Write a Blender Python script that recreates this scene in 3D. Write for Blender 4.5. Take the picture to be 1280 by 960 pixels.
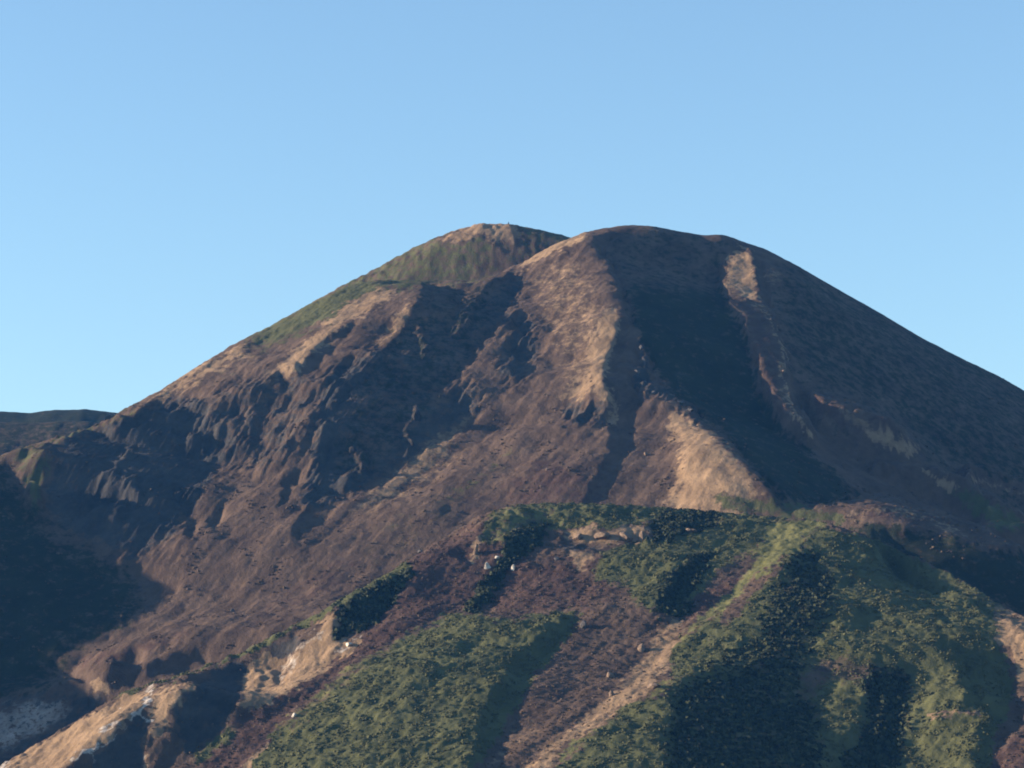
import bpy, math
import numpy as np
from mathutils import Vector

for o in list(bpy.data.objects):
    bpy.data.objects.remove(o)
S = bpy.context.scene

# ------------------------------------------------------------------ camera
F = 3292.0                      # focal length in pixels of a 1280 px wide frame (22 degrees across)
PITCH = math.atan((1060 - 480) / F)
cam = bpy.data.cameras.new('camera')
cam.sensor_width = 36.0
cam.lens = 36.0 * F / 1280.0
cam.clip_start = 1.0
cam.clip_end = 60000.0
camo = bpy.data.objects.new('camera', cam)
camo.rotation_euler = (math.pi / 2 + PITCH, 0, 0)
S.collection.objects.link(camo)
S.camera = camo

# ------------------------------------------------------------------ light
SUN_EL = math.radians(12.0)
SUN_AZ = 0.0     # the sun stands exactly to the left (-X)
sdir = Vector((-math.cos(SUN_EL) * math.cos(SUN_AZ), -math.cos(SUN_EL) * math.sin(SUN_AZ), math.sin(SUN_EL)))
W = bpy.data.worlds.new('World')
S.world = W
W.use_nodes = True
nt = W.node_tree
nt.nodes.clear()
sky = nt.nodes.new('ShaderNodeTexSky')
sky.sky_type = 'NISHITA'
sky.sun_disc = False
sky.sun_elevation = SUN_EL
sky.sun_rotation = math.atan2(sdir.x, sdir.y)
sky.altitude = 800
sky.air_density = 1.3
sky.dust_density = 0.2
sky.ozone_density = 3.0
bg = nt.nodes.new('ShaderNodeBackground')
bg.inputs['Strength'].default_value = 0.100
wo = nt.nodes.new('ShaderNodeOutputWorld')
nt.links.new(sky.outputs[0], bg.inputs[0])
nt.links.new(bg.outputs[0], wo.inputs[0])
sun = bpy.data.lights.new('sun', 'SUN')
sun.energy = 5.0
sun.angle = math.radians(0.5)
sun.color = (1.0, 0.79, 0.58)
suno = bpy.data.objects.new('sun', sun)
suno.rotation_euler = sdir.to_track_quat('Z', 'Y').to_euler()
S.collection.objects.link(suno)
S.view_settings.view_transform = 'Standard'
S.view_settings.look = 'None'
S.view_settings.gamma = 1.0
S.view_settings.use_curve_mapping = False
S.view_settings.exposure = 1.52
S.cycles.pixel_filter_type = 'BLACKMAN_HARRIS'
S.cycles.filter_width = 1.9
S.cycles.max_bounces = 4
S.cycles.volume_bounces = 0

rng = np.random.default_rng(7)
cp, sp = math.cos(PITCH), math.sin(PITCH)

def project(x, y, z):
    d = y * cp + z * sp
    return 640 + F * x / d, 480 - F * (-y * sp + z * cp) / d

def point(u, v, Y):
    """world point seen at bearing u / elevation v at the distance Y"""
    a = (u - 640) / F
    b = (480 - v) / F
    dy = cp - b * sp
    k = Y / dy
    return a * k, Y, (sp + b * cp) * k

# ------------------------------------------------------------------ noise
def spectral(shape, cell, lo, hi, beta=1.0, ang=0.0, stretch=1.0, seed=0):
    """band limited noise, wavelengths lo..hi metres, std 1; stretched along the direction ang"""
    r = np.random.default_rng(seed)
    ny, nx = shape
    w = np.fft.rfft2(r.standard_normal(shape).astype(np.float32))
    ky = np.fft.fftfreq(ny, cell)[:, None]
    kx = np.fft.rfftfreq(nx, cell)[None, :]
    ca, sa = math.cos(ang), math.sin(ang)
    ka = (kx * ca + ky * sa) * stretch
    kb = -kx * sa + ky * ca
    k = np.sqrt(ka * ka + kb * kb) + 1e-9
    amp = k ** (-beta) / (1 + (1 / (k * hi)) ** 6) / (1 + (k * lo) ** 6)
    n = np.fft.irfft2(w * amp, s=shape)
    return (n - n.mean()) / n.std()

def smooth(a, b, t):
    t = np.clip((t - a) / (b - a), 0, 1)
    return t * t * (3 - 2 * t)

def bilin(img, fx, fy):
    h, w = img.shape[:2]
    fx = np.clip(fx, 0, w - 1.001)
    fy = np.clip(fy, 0, h - 1.001)
    ix = fx.astype(int); iy = fy.astype(int)
    tx = fx - ix; ty = fy - iy
    if img.ndim == 3:
        tx = tx[..., None]; ty = ty[..., None]
    return (img[iy, ix] * (1 - tx) + img[iy, ix + 1] * tx) * (1 - ty) + (img[iy + 1, ix] * (1 - tx) + img[iy + 1, ix + 1] * tx) * ty

# ------------------------------------------------------------------ survey chart: ground covers, some painted as deeper shade, and which way the slopes turn
U0, U1, V0, V1, STEP = -260, 1540, 220, 1160, 2.0
CW, CH = int((U1 - U0) / STEP), int((V1 - V0) / STEP)
gu, gv = np.meshgrid(U0 + (np.arange(CW) + .5) * STEP, V0 + (np.arange(CH) + .5) * STEP)

def blur(a, s):
    s = s / STEP
    if s < .3: return a
    ky = np.fft.fftfreq(a.shape[0])[:, None]; kx = np.fft.rfftfreq(a.shape[1])[None, :]
    return np.fft.irfft2(np.fft.rfft2(a) * np.exp(-2 * (math.pi * s) ** 2 * (kx * kx + ky * ky)), s=a.shape)

def poly(pts, soft=3.0):
    m = np.zeros(gu.shape, bool)
    n = len(pts)
    vmin = min(p[1] for p in pts); vmax = max(p[1] for p in pts)
    r0 = max(0, int((vmin - V0) / STEP) - 1); r1 = min(CH, int((vmax - V0) / STEP) + 2)
    if r1 <= r0: return m.astype(float)
    su, sv, sm = gu[r0:r1], gv[r0:r1], m[r0:r1]
    for i in range(n):
        x0, y0 = pts[i]; x1, y1 = pts[(i + 1) % n]
        if y0 == y1: continue
        c = ((y0 > sv) != (y1 > sv)) & (su < (x1 - x0) * (sv - y0) / (y1 - y0) + x0)
        sm ^= c
    return np.clip(blur(m.astype(float), soft), 0, 1)

def stroke(pts, w, soft=2.0):
    """polyline, pts (u, v) with the half width w (number or a list per point)"""
    if not hasattr(w, '__len__'): w = [w] * len(pts)
    best = np.full(gu.shape, -1e3)
    us = [p[0] for p in pts]; vs = [p[1] for p in pts]; mw = max(w) + 12
    c0 = max(0, int((min(us) - mw - U0) / STEP)); c1 = min(CW, int((max(us) + mw - U0) / STEP) + 1)
    r0 = max(0, int((min(vs) - mw - V0) / STEP)); r1 = min(CH, int((max(vs) + mw - V0) / STEP) + 1)
    su, sv, sb = gu[r0:r1, c0:c1], gv[r0:r1, c0:c1], best[r0:r1, c0:c1]
    for i in range(len(pts) - 1):
        x0, y0 = pts[i]; x1, y1 = pts[i + 1]
        dx, dy = x1 - x0, y1 - y0
        t = np.clip(((su - x0) * dx + (sv - y0) * dy) / (dx * dx + dy * dy + 1e-9), 0, 1)
        d = np.hypot(su - x0 - t * dx, sv - y0 - t * dy)
        np.maximum(sb, (w[i] * (1 - t) + w[i + 1] * t) - d, out=sb)
    return smooth(-soft, soft, best)

class Chart:
    """aspect: wanted facing of the slope to the morning sun; cover: weights of the ground covers"""
    def __init__(s, aspect, cover):
        s.T = np.full(gu.shape, float(aspect))
        s.C = np.zeros(gu.shape + (8,)); s.C[..., COVER.index(cover)] = 1
    def turn(s, m, val): s.T = s.T * (1 - m) + val * m
    def grow(s, m, name, a=1.0):
        m = (m * a)[..., None]; t = np.zeros(8); t[COVER.index(name)] = 1
        s.C = s.C * (1 - m) + t * m

COVER = ['brown', 'green', 'tan', 'pale', 'rock', 'red', 'shrub_shade', 'grass']  # the dark covers also paint deeper shade on slopes turned from the sun

SIL = np.array([(-260, 880), (-100, 690), (-30, 596), (0, 568), (60, 549), (100, 538), (130, 526), (160, 508), (200, 487), (250, 455), (300, 425), (330, 411), (380, 383), (430, 358),
 (470, 350), (500, 350), (530, 350), (560, 350), (600, 350), (650, 329), (690, 306), (715, 296), (730, 290), (760, 284), (790, 281), (820, 283), (850, 289), (880, 294),
 (905, 293), (925, 300), (960, 312), (1000, 333), (1050, 362), (1100, 390), (1150, 420), (1200, 446), (1250, 470), (1280, 487), (1350, 528), (1450, 590), (1540, 650)], float)
SIL_BACK = np.array([(200, 520), (250, 480), (300, 430), (330, 411), (380, 383), (430, 355), (470, 335), (500, 318), (540, 298), (570, 287), (600, 279), (640, 280), (680, 288), (712, 296), (760, 315), (820, 350)], float)
SIL_FRONT = np.array([(-260, 1090), (-100, 1010), (0, 956), (60, 921), (120, 885), (155, 864), (200, 851), (240, 838), (300, 815), (350, 790), (400, 765), (430, 745), (470, 725), (510, 700), (560, 668),
 (600, 643), (640, 631), (700, 628), (800, 632), (900, 640), (960, 645), (1020, 650), (1050, 658), (1090, 672), (1130, 690), (1180, 712), (1220, 735), (1250, 755), (1280, 770), (1350, 810), (1540, 930)], float)

# ---- main cone
A = Chart(.42, 'brown')
# covers
A.grow(poly([(130, 525), (200, 487), (330, 411), (430, 355), (500, 345), (500, 362), (440, 388), (400, 410), (330, 440), (250, 480), (190, 512)], 8), 'tan', .55)
A.grow(poly([(300, 425), (430, 350), (560, 340), (640, 330), (600, 356), (500, 362), (450, 386), (390, 408), (330, 432)], 8), 'green', .95)
A.grow(stroke([(650, 331), (690, 309), (722, 294)], [5, 7, 9], 4), 'tan', .9)
A.grow(stroke([(490, 364), (450, 382), (425, 398), (405, 420), (365, 455), (330, 480)], [6, 10, 8, 9, 10, 8], 6), 'tan', .8)
A.grow(poly([(150, 520), (250, 458), (330, 415), (400, 400), (340, 450), (240, 500)], 10), 'green', .3)
A.grow(stroke([(510, 385), (488, 420), (460, 450), (420, 486)], [8, 9, 8, 4], 5), 'tan', .85)
A.grow(stroke([(300, 440), (240, 470), (200, 495)], [6, 6, 4], 5), 'tan', .7)
A.grow(poly([(650, 345), (690, 315), (735, 320), (755, 360), (768, 420), (755, 450), (745, 480), (768, 510), (768, 540), (740, 520), (700, 500), (690, 430), (670, 400), (655, 370)], 12), 'tan', .42)
A.grow(stroke([(765, 400), (750, 440), (745, 470), (715, 495), (700, 500)], [14, 15, 10, 5, 3], 6), 'tan', .8)
A.grow(stroke([(755, 490), (765, 525)], [10, 8], 5), 'tan', .8)
A.grow(poly([(835, 510), (860, 515), (900, 545), (915, 570), (945, 590), (955, 640), (900, 648), (830, 640), (845, 600), (850, 560), (835, 540)], 8), 'tan', .85)
A.grow(poly([(950, 325), (1000, 320), (1540, 560), (1540, 700), (1280, 650), (1140, 570), (1030, 545), (985, 470), (960, 390)], 14), 'shrub_shade', .5)  # dark cover painted over the right flank to deepen its shade
A.grow(poly([(735, 300), (765, 280), (860, 270), (920, 300), (905, 362), (785, 366)], 8), 'shrub_shade', .4)  # the same dark cover, painting the shaded dome top darker
A.grow(poly([(932, 310), (913, 325), (904, 362), (920, 364), (935, 374), (945, 372), (946, 352), (938, 340), (940, 320)], 3), 'tan', 1)
A.grow(poly([(950, 335), (965, 330), (985, 345), (978, 360), (955, 360)], 6), 'tan', .5)
A.grow(stroke([(945, 374), (962, 396), (972, 425), (981, 448), (975, 470), (986, 502), (1003, 530), (1012, 546)], [2, 1.5, 2, 3, 2.5, 2.5, 2.5, 4], 3), 'tan', .85)
A.grow(poly([(906, 368), (940, 376), (960, 396), (975, 450), (972, 480), (985, 515), (1005, 540), (985, 540), (965, 515), (948, 480), (942, 430), (925, 390)], 3), 'red', .8)
A.grow(poly([(990, 480), (1060, 500), (1120, 530), (1150, 560), (1100, 560), (1020, 520)], 10), 'red', .7)
A.grow(stroke([(800, 420), (806, 450), (800, 468), (806, 486), (830, 488), (850, 505), (870, 520)], [4, 6, 8, 7, 6, 6, 5], 5), 'rock', .8)
A.grow(poly([(780, 360), (905, 362), (940, 430), (950, 490), (1000, 550), (1080, 620), (990, 640), (950, 600), (900, 540), (860, 510), (830, 480), (800, 430)], 6), 'shrub_shade', .75)  # dark cover painted to the outline of the gully's deep shade
A.grow(poly([(520, 500), (560, 490), (590, 480), (610, 500), (580, 540), (540, 560), (510, 580), (505, 540)], 6), 'rock', .7)
A.grow(poly([(405, 470), (650, 340), (655, 360), (600, 440), (540, 500), (520, 570), (440, 620), (380, 640), (390, 560)], 8), 'rock', .95)  # cliff rock at near full weight, painting the shaded face darker
A.grow(poly([(60, 552), (200, 505), (245, 500), (280, 560), (245, 640), (170, 700), (60, 660)], 8), 'rock', .85)  # dark rock tone painted into the shaded left hollow
A.grow(poly([(530, 350), (650, 342), (600, 440), (510, 560), (440, 610), (410, 590), (440, 480)], 8), 'shrub_shade', .4)  # dark cover painted over the cliff's shaded part
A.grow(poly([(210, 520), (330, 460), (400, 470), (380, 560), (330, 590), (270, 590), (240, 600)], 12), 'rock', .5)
A.grow(poly([(640, 390), (670, 400), (675, 440), (650, 480), (625, 470)], 8), 'rock', .7)
A.grow(poly([(700, 500), (760, 500), (765, 530), (710, 530)], 6), 'rock', .6)
A.grow(poly([(480, 590), (560, 540), (600, 560), (560, 600), (500, 640), (440, 700), (380, 760), (330, 770), (380, 700), (440, 650)], 14), 'tan', .38)
A.grow(poly([(600, 600), (700, 560), (760, 600), (800, 640), (640, 640)], 16), 'red', .6)
A.grow(poly([(420, 690), (520, 640), (600, 610), (620, 640), (500, 700), (430, 740), (300, 800), (280, 790)], 14), 'red', .5)
A.grow(poly([(0, 548), (66, 550), (60, 600), (50, 655), (36, 640), (25, 590), (0, 575)], 6), 'green', .55)
A.grow(stroke([(40, 600), (46, 655)], [9, 5], 5), 'green', .9)
A.grow(poly([(60, 549), (130, 526), (175, 508), (170, 516), (120, 535), (70, 554)], 3), 'green', .8)
A.grow(poly([(-200, 580), (0, 560), (60, 660), (150, 700), (200, 760), (80, 830), (0, 960), (-200, 960)], 20), 'shrub_shade', .75)  # dark cover painted where the side ridge throws its shadow
A.grow(poly([(25, 880), (45, 869), (75, 872), (80, 890), (40, 900)], 6), 'pale', .6)
A.grow(poly([(5, 905), (20, 905), (22, 922), (8, 920)], 3), 'pale', .8)
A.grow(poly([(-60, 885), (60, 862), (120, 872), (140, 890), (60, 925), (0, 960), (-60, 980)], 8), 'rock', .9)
A.grow(poly([(-60, 900), (20, 875), (90, 872), (110, 890), (50, 920), (0, 950), (-60, 970)], 9), 'pale', .58)
A.grow(poly([(108, 853), (120, 852), (142, 862), (138, 872), (118, 868)], 3), 'tan', .8)
A.grow(poly([(80, 822), (170, 800), (250, 780), (240, 800), (150, 830), (100, 840)], 8), 'red', .6)
A.grow(poly([(1150, 590), (1200, 605), (1280, 650), (1280, 668), (1250, 665), (1200, 625)], 5), 'green', .8)
A.grow(poly([(1140, 586), (1190, 597), (1205, 612), (1180, 608)], 3), 'tan', .8)
A.grow(poly([(1060, 632), (1110, 630), (1165, 642), (1180, 655), (1120, 655), (1060, 648)], 4), 'red', .7)
A.grow(poly([(1040, 650), (1100, 652), (1190, 670), (1400, 720), (1500, 800), (1280, 780), (1100, 690)], 8), 'shrub_shade', .75)  # dark cover painted into the deep-shaded gully at the foot
A.grow(stroke([(1060, 650), (1140, 654), (1190, 666), (1270, 686), (1320, 700)], [4, 4, 4, 5, 5], 3), 'tan', .3)
A.grow(stroke([(1090, 540), (1135, 560)], 7, 5), 'tan', .5)
A.grow(stroke([(1200, 590), (1280, 612)], 5, 5), 'red', .7)
A.grow(stroke([(1060, 515), (1090, 535), (1140, 560)], [8, 10, 8], 5), 'tan', .5)
A.grow(stroke([(1060, 640), (1110, 636), (1165, 648), (1190, 662)], 3, 3), 'tan', .6)
A.grow(stroke([(1210, 596), (1280, 616)], 4, 3), 'tan', .5)
A.grow(stroke([(590, 520), (560, 545), (500, 600), (440, 640)], [5, 9, 9, 5], 6), 'tan', .45)
A.grow(stroke([(640, 560), (600, 600), (560, 620)], [4, 8, 4], 6), 'green', .4)
A.grow(poly([(440, 670), (560, 600), (600, 640), (520, 700), (430, 745)], 14), 'green', .32)
A.grow(stroke([(900, 625), (1000, 640), (1050, 650)], [8, 10, 8], 5), 'green', .7)
# aspects
sh = -.36
A.turn(poly([(190, 500), (430, 385), (500, 365), (470, 400), (400, 450), (330, 480), (200, 520)], 10), .52)
A.turn(poly([(735, 298), (765, 284), (860, 260), (1540, 500), (1540, 700), (1280, 690), (1160, 600), (1000, 560), (900, 500), (800, 430), (785, 395), (770, 350), (752, 322)], 6), -.06)
A.turn(poly([(735, 300), (765, 288), (830, 292), (900, 305), (915, 320), (900, 362), (785, 372), (770, 350), (752, 322)], 5), -.12)
A.turn(poly([(785, 366), (903, 362), (925, 400), (940, 440), (948, 490), (970, 530), (1010, 556), (1100, 590), (1160, 610), (1240, 650), (1280, 675), (1180, 650), (1100, 625), (1050, 628), (985, 640),
             (960, 610), (930, 570), (900, 540), (868, 515), (845, 498), (818, 470), (806, 440), (796, 410)], 4), sh)
A.turn(poly([(768, 405), (790, 400), (800, 430), (805, 480), (800, 520), (790, 560), (770, 600), (745, 632), (725, 632), (745, 600), (765, 570), (770, 530), (768, 505), (752, 480), (752, 455), (765, 430)], 4), -.12)
A.turn(poly([(765, 500), (785, 490), (790, 540), (775, 580), (755, 625), (735, 628), (748, 600), (765, 565)], 4), sh)
A.turn(poly([(932, 308), (912, 325), (902, 364), (920, 368), (935, 376), (948, 374), (948, 352), (940, 340), (943, 320)], 3), .75)
A.turn(poly([(906, 370), (940, 378), (960, 398), (975, 450), (972, 480), (985, 515), (1005, 545), (985, 543), (965, 518), (948, 480), (942, 430), (925, 395)], 3), .27)
A.turn(stroke([(948, 376), (962, 396), (972, 425), (981, 448), (976, 470), (986, 502), (1003, 530), (1014, 548)], [2.5, 2, 2, 3, 3, 3, 3, 3], 3), .5)
A.turn(poly([(948, 330), (965, 325), (988, 345), (980, 362), (952, 364)], 6), .05)
A.grow(poly([(906, 368), (940, 376), (960, 396), (975, 450), (972, 480), (985, 515), (1005, 540), (985, 540), (965, 515), (948, 480), (942, 430), (925, 390)], 3), 'tan', .35)
A.turn(poly([(1000, 490), (1060, 500), (1125, 535), (1150, 560), (1100, 560), (1020, 530)], 8), .16)
A.turn(stroke([(800, 425), (808, 450), (797, 466), (812, 488), (835, 492), (866, 512)], [4, 4, 6, 5, 5, 4], 3), .5)
A.turn(poly([(760, 640), (780, 600), (800, 560), (830, 545), (850, 650)], 4), .45)
A.turn(poly([(835, 508), (862, 514), (905, 545), (925, 575), (955, 600), (965, 642), (900, 650), (840, 640), (850, 600), (835, 550)], 6), .68)
A.turn(poly([(650, 345), (735, 310), (755, 340), (765, 400), (755, 450), (700, 470), (680, 430)], 8), .5)
A.turn(stroke([(762, 405), (748, 445), (742, 470), (718, 492), (700, 502)], [10, 11, 8, 5, 3], 4), .8)
A.turn(poly([(640, 380), (665, 395), (672, 430), (660, 480), (640, 485), (622, 465), (630, 420)], 6), .12)
A.turn(poly([(700, 510), (735, 500), (745, 530), (725, 540), (705, 535)], 5), .1)
A.turn(stroke([(651, 330), (690, 308), (722, 294)], [3, 4, 5], 3), .8)
# cliffs under the left rim
A.turn(poly([(530, 353), (550, 354), (572, 360), (585, 368), (576, 386), (568, 405), (560, 425), (585, 408), (600, 372), (608, 356), (640, 342), (650, 345), (650, 362), (632, 392), (622, 408), (602, 438), (580, 462),
             (556, 486), (540, 500), (520, 500), (512, 520), (510, 560), (490, 598), (468, 612), (440, 618), (420, 600), (400, 605), (402, 570), (410, 530), (420, 500), (450, 470), (478, 440), (500, 425), (512, 395), (527, 375)], 3), sh)
A.turn(stroke([(590, 355), (582, 385), (568, 420)], [5, 5, 2], 3), .45)
A.turn(stroke([(521, 405), (532, 432), (528, 445)], [4, 5, 2], 2.5), .4)
A.turn(stroke([(488, 445), (490, 470)], [4, 4], 2.5), .3)
A.turn(stroke([(440, 545), (450, 570), (430, 600)], [5, 6, 4], 3), .2)
A.turn(stroke([(455, 560), (452, 590)], [4, 6], 3), .2)
A.turn(poly([(518, 502), (556, 494), (575, 508), (602, 514), (590, 530), (560, 552), (535, 562), (508, 580), (500, 590), (492, 582), (505, 556), (515, 530)], 3), sh)
A.turn(stroke([(520, 505), (512, 540), (505, 580)], [3, 6, 5], 4), .1)
A.turn(stroke([(560, 492), (575, 505), (600, 512)], [3, 5, 6], 3), .3)
A.turn(poly([(440, 404), (452, 398), (442, 414), (428, 428), (402, 452), (388, 470), (372, 468), (376, 454), (402, 430)], 2.5), sh)
A.turn(poly([(455, 400), (490, 388), (500, 380), (478, 420), (450, 448), (425, 470), (420, 460), (440, 430)], 4), .08)
A.turn(stroke([(512, 382), (492, 415), (470, 445), (420, 487)], [5, 7, 6, 3], 3), .8)
A.turn(stroke([(347, 470), (335, 490)], [4, 5], 2.5), sh)
A.turn(stroke([(358, 472), (354, 484)], [4, 5], 2.5), sh)
A.turn(stroke([(330, 495), (322, 530), (318, 560)], [5, 6, 4], 2.5), sh)
A.turn(stroke([(396, 515), (388, 540), (380, 560)], [4, 5, 3], 2.5), -.2)
A.turn(poly([(300, 515), (318, 505), (312, 560), (300, 580), (278, 578), (275, 545)], 4), .1)
A.turn(poly([(404, 600), (440, 618), (412, 640), (398, 656), (374, 674), (365, 676), (378, 642), (395, 610)], 3), sh)
A.turn(stroke([(352, 630), (362, 606), (372, 590)], [5, 5, 3], 3), -.1)
A.turn(stroke([(400, 560), (392, 590), (375, 620)], [4, 5, 3], 3), .6)
A.turn(stroke([(262, 655), (275, 640)], [6, 4], 3), -.25)
A.turn(stroke([(235, 665), (246, 652)], [5, 3], 3), -.25)
# shaded left corner
A.turn(poly([(62, 553), (130, 533), (178, 517), (208, 500), (205, 515), (180, 540), (205, 545), (222, 520), (238, 500), (244, 515), (234, 545), (230, 578), (258, 555), (270, 540), (277, 560), (277, 582), (250, 606),
             (215, 612), (225, 625), (245, 634), (222, 645), (192, 662), (175, 690), (168, 706), (200, 722), (224, 736), (196, 766), (150, 785), (110, 805), (76, 824), (78, 838), (120, 850), (150, 900), (0, 1000), (-260, 1050), (-260, 560), (0, 566), (30, 600)], 3), sh)
A.turn(stroke([(166, 556), (150, 575), (122, 604), (107, 632)], [3, 3, 5, 3], 2.5), .5)
A.turn(poly([(150, 590), (164, 588), (182, 618), (160, 626), (150, 612)], 3), .55)
A.turn(stroke([(156, 631), (134, 648)], [4, 2], 2.5), .6)
A.turn(poly([(145, 694), (160, 686), (174, 688), (164, 702), (150, 702)], 2), .5)
A.turn(poly([(0, 552), (60, 551), (60, 590), (48, 655), (36, 640), (20, 590), (0, 575)], 5), .12)
A.turn(poly([(140, 822), (176, 812), (180, 838), (168, 855), (140, 864), (128, 850)], 4), -.25)
A.turn(poly([(190, 822), (255, 812), (262, 822), (230, 840), (180, 855)], 4), -.15)
A.turn(poly([(108, 852), (122, 850), (142, 862), (138, 874), (116, 868)], 2), .6)
# foot of the cone, right
A.turn(poly([(1085, 662), (1150, 662), (1200, 676), (1300, 700), (1540, 760), (1540, 900), (1280, 775), (1190, 718), (1110, 690)], 4), sh)
A.turn(stroke([(1050, 640), (1110, 634), (1165, 645), (1190, 660), (1280, 686), (1400, 715)], [6, 8, 6, 4, 5, 5], 3), .3)
A.turn(poly([(1150, 588), (1200, 605), (1280, 650), (1300, 675), (1240, 660), (1200, 630), (1170, 606)], 4), .3)
A.turn(stroke([(1210, 592), (1300, 615)], 5, 4), .2)
A.turn(poly([(640, 640), (700, 600), (730, 560), (740, 600), (725, 640)], 8), .2)
A.turn(poly([(500, 700), (600, 640), (640, 620), (620, 600), (540, 620), (520, 660)], 10), .25)

# ---- back summit
B = Chart(.3, 'green')
B.grow(poly([(100, 200), (900, 200), (900, 500), (100, 600)], 3), 'brown', .3)
B.grow(poly([(100, 200), (900, 200), (900, 500), (100, 600)], 3), 'grass', .22)
B.grow(poly([(540, 300), (600, 270), (640, 275), (660, 300), (630, 305), (600, 296), (560, 305)], 4), 'tan', .8)
B.grow(poly([(640, 300), (700, 300), (700, 330), (600, 350), (580, 340)], 8), 'brown', .4)
B.turn(poly([(642, 270), (760, 280), (760, 310), (715, 298), (690, 304), (660, 292)], 3), -.35)
B.turn(poly([(500, 330), (580, 318), (600, 325), (560, 345), (490, 352)], 6), .28)
B.turn(poly([(560, 290), (630, 278), (640, 292), (600, 300)], 4), .6)

# ---- foothills
D = Chart(.32, 'brown')
D.grow(poly([(500, 700), (620, 640), (660, 700), (560, 770), (450, 850), (310, 960), (220, 1000), (260, 930), (330, 860), (440, 800), (500, 740)], 6), 'red', .85)
D.grow(poly([(600, 700), (760, 690), (780, 740), (720, 765), (600, 770)], 10), 'red', .75)
D.grow(poly([(850, 760), (960, 690), (970, 700), (900, 750), (850, 790)], 5), 'red', .9)
D.grow(poly([(300, 965), (350, 912), (400, 872), (450, 832), (500, 800), (560, 764), (600, 768), (640, 776), (700, 764), (724, 768), (700, 812), (670, 840), (650, 880), (610, 940), (560, 1000), (300, 1060)], 3), 'green')
D.grow(poly([(615, 640), (660, 624), (800, 626), (960, 640), (960, 655), (850, 645), (815, 648), (805, 660), (700, 664), (680, 660), (640, 672), (605, 685), (600, 670)], 4), 'green', .95)
D.grow(poly([(640, 664), (684, 658), (680, 676), (655, 690), (640, 700), (622, 740), (592, 770), (585, 755), (620, 710), (628, 690)], 3), 'shrub_shade')
D.grow(poly([(755, 690), (790, 678), (850, 655), (960, 645), (1030, 650), (990, 672), (960, 690), (905, 705), (870, 750), (845, 768), (790, 752), (780, 730), (740, 725)], 5), 'green')
D.grow(poly([(812, 655), (835, 640), (900, 645), (880, 660), (820, 678)], 3), 'shrub_shade')
D.grow(poly([(838, 716), (862, 700), (890, 690), (880, 712), (850, 760), (870, 755), (850, 775), (828, 768), (818, 750)], 3), 'shrub_shade')  # dark cover painted along the shaded fold of the green slope
D.grow(poly([(700, 664), (720, 660), (808, 658), (810, 678), (780, 674), (740, 690), (735, 712), (720, 715), (712, 690)], 3), 'tan', .8)
D.grow(poly([(705, 672), (760, 676), (740, 690), (700, 690)], 3), 'rock', .6)
D.grow(stroke([(1020, 652), (985, 680), (950, 706), (900, 758), (850, 800), (838, 828)], [16, 12, 6, 6, 6, 3], 4), 'green')
D.grow(stroke([(1020, 652), (985, 684), (950, 708), (900, 758), (850, 800)], [12, 9, 6, 6, 5], 4), 'grass', .95)
D.grow(poly([(955, 652), (1035, 652), (1005, 690), (955, 712), (930, 716), (945, 690)], 5), 'grass', .85)
D.grow(stroke([(905, 776), (872, 812), (845, 850), (800, 880), (700, 945)], [4, 4, 4, 5, 5], 3), 'grass', .8)
D.grow(stroke([(345, 915), (450, 832), (560, 766)], [5, 7, 5], 5), 'grass', .5)
D.grow(stroke([(615, 672), (650, 650), (690, 640)], [6, 8, 6], 4), 'grass', .6)
D.grow(poly([(850, 800), (900, 765), (905, 785), (870, 825), (850, 850), (838, 845)], 4), 'green')
D.grow(poly([(832, 778), (858, 768), (835, 830), (815, 862), (790, 885), (700, 935), (680, 960), (600, 1000), (690, 930), (760, 870), (800, 830)], 4), 'tan', .8)
D.grow(poly([(600, 955), (660, 900), (690, 880), (670, 920), (620, 960)], 6), 'tan', .4)
D.grow(poly([(680, 975), (780, 886), (825, 868), (850, 850), (900, 790), (1020, 660), (1100, 672), (1220, 730), (1260, 765), (1250, 810), (1270, 860), (1240, 930), (1230, 1100), (560, 1100)], 3), 'green')
D.grow(poly([(985, 690), (1030, 680), (1050, 740), (1010, 830), (1040, 960), (960, 1100), (820, 1100), (835, 880), (870, 840), (940, 800)], 16), 'shrub_shade', .38)  # dark cover painted in to deepen the shade beside the green ridge
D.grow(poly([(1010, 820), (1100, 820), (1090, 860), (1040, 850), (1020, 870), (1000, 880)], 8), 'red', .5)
D.grow(poly([(1080, 835), (1140, 838), (1130, 900), (1120, 960), (1050, 960), (1090, 900)], 8), 'shrub_shade', .8)  # dark cover painted into the shaded hollow between the knobs
D.grow(poly([(1240, 762), (1285, 770), (1300, 860), (1275, 850), (1262, 812), (1245, 800)], 3), 'tan', .8)
D.grow(poly([(1245, 940), (1300, 900), (1320, 1000), (1230, 1000)], 4), 'red')
D.grow(poly([(1130, 700), (1250, 750), (1250, 770), (1190, 735), (1140, 715)], 5), 'tan', .35)
D.grow(stroke([(1155, 895), (1190, 893), (1225, 890)], 4, 3), 'tan', .6)
D.grow(poly([(430, 750), (470, 726), (508, 703), (515, 715), (492, 745), (472, 776), (440, 790), (425, 806), (418, 790), (425, 770)], 3), 'shrub_shade')
D.grow(stroke([(140, 868), (155, 862), (240, 836), (300, 814), (350, 790), (400, 765), (440, 743), (500, 705)], [4, 5, 5, 5, 5, 6, 8, 8], 2), 'green')
D.grow(poly([(-60, 990), (0, 957), (60, 921), (130, 885), (158, 868), (192, 860), (196, 870), (180, 885), (150, 912), (118, 936), (90, 955), (40, 1000)], 2), 'tan')
D.grow(stroke([(190, 862), (176, 893), (130, 930), (88, 950)], [4, 4, 3, 3], 2.5), 'pale', .8)
D.grow(stroke([(154, 886), (150, 900), (125, 915)], [2, 3, 3], 2), 'pale', .6)
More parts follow.
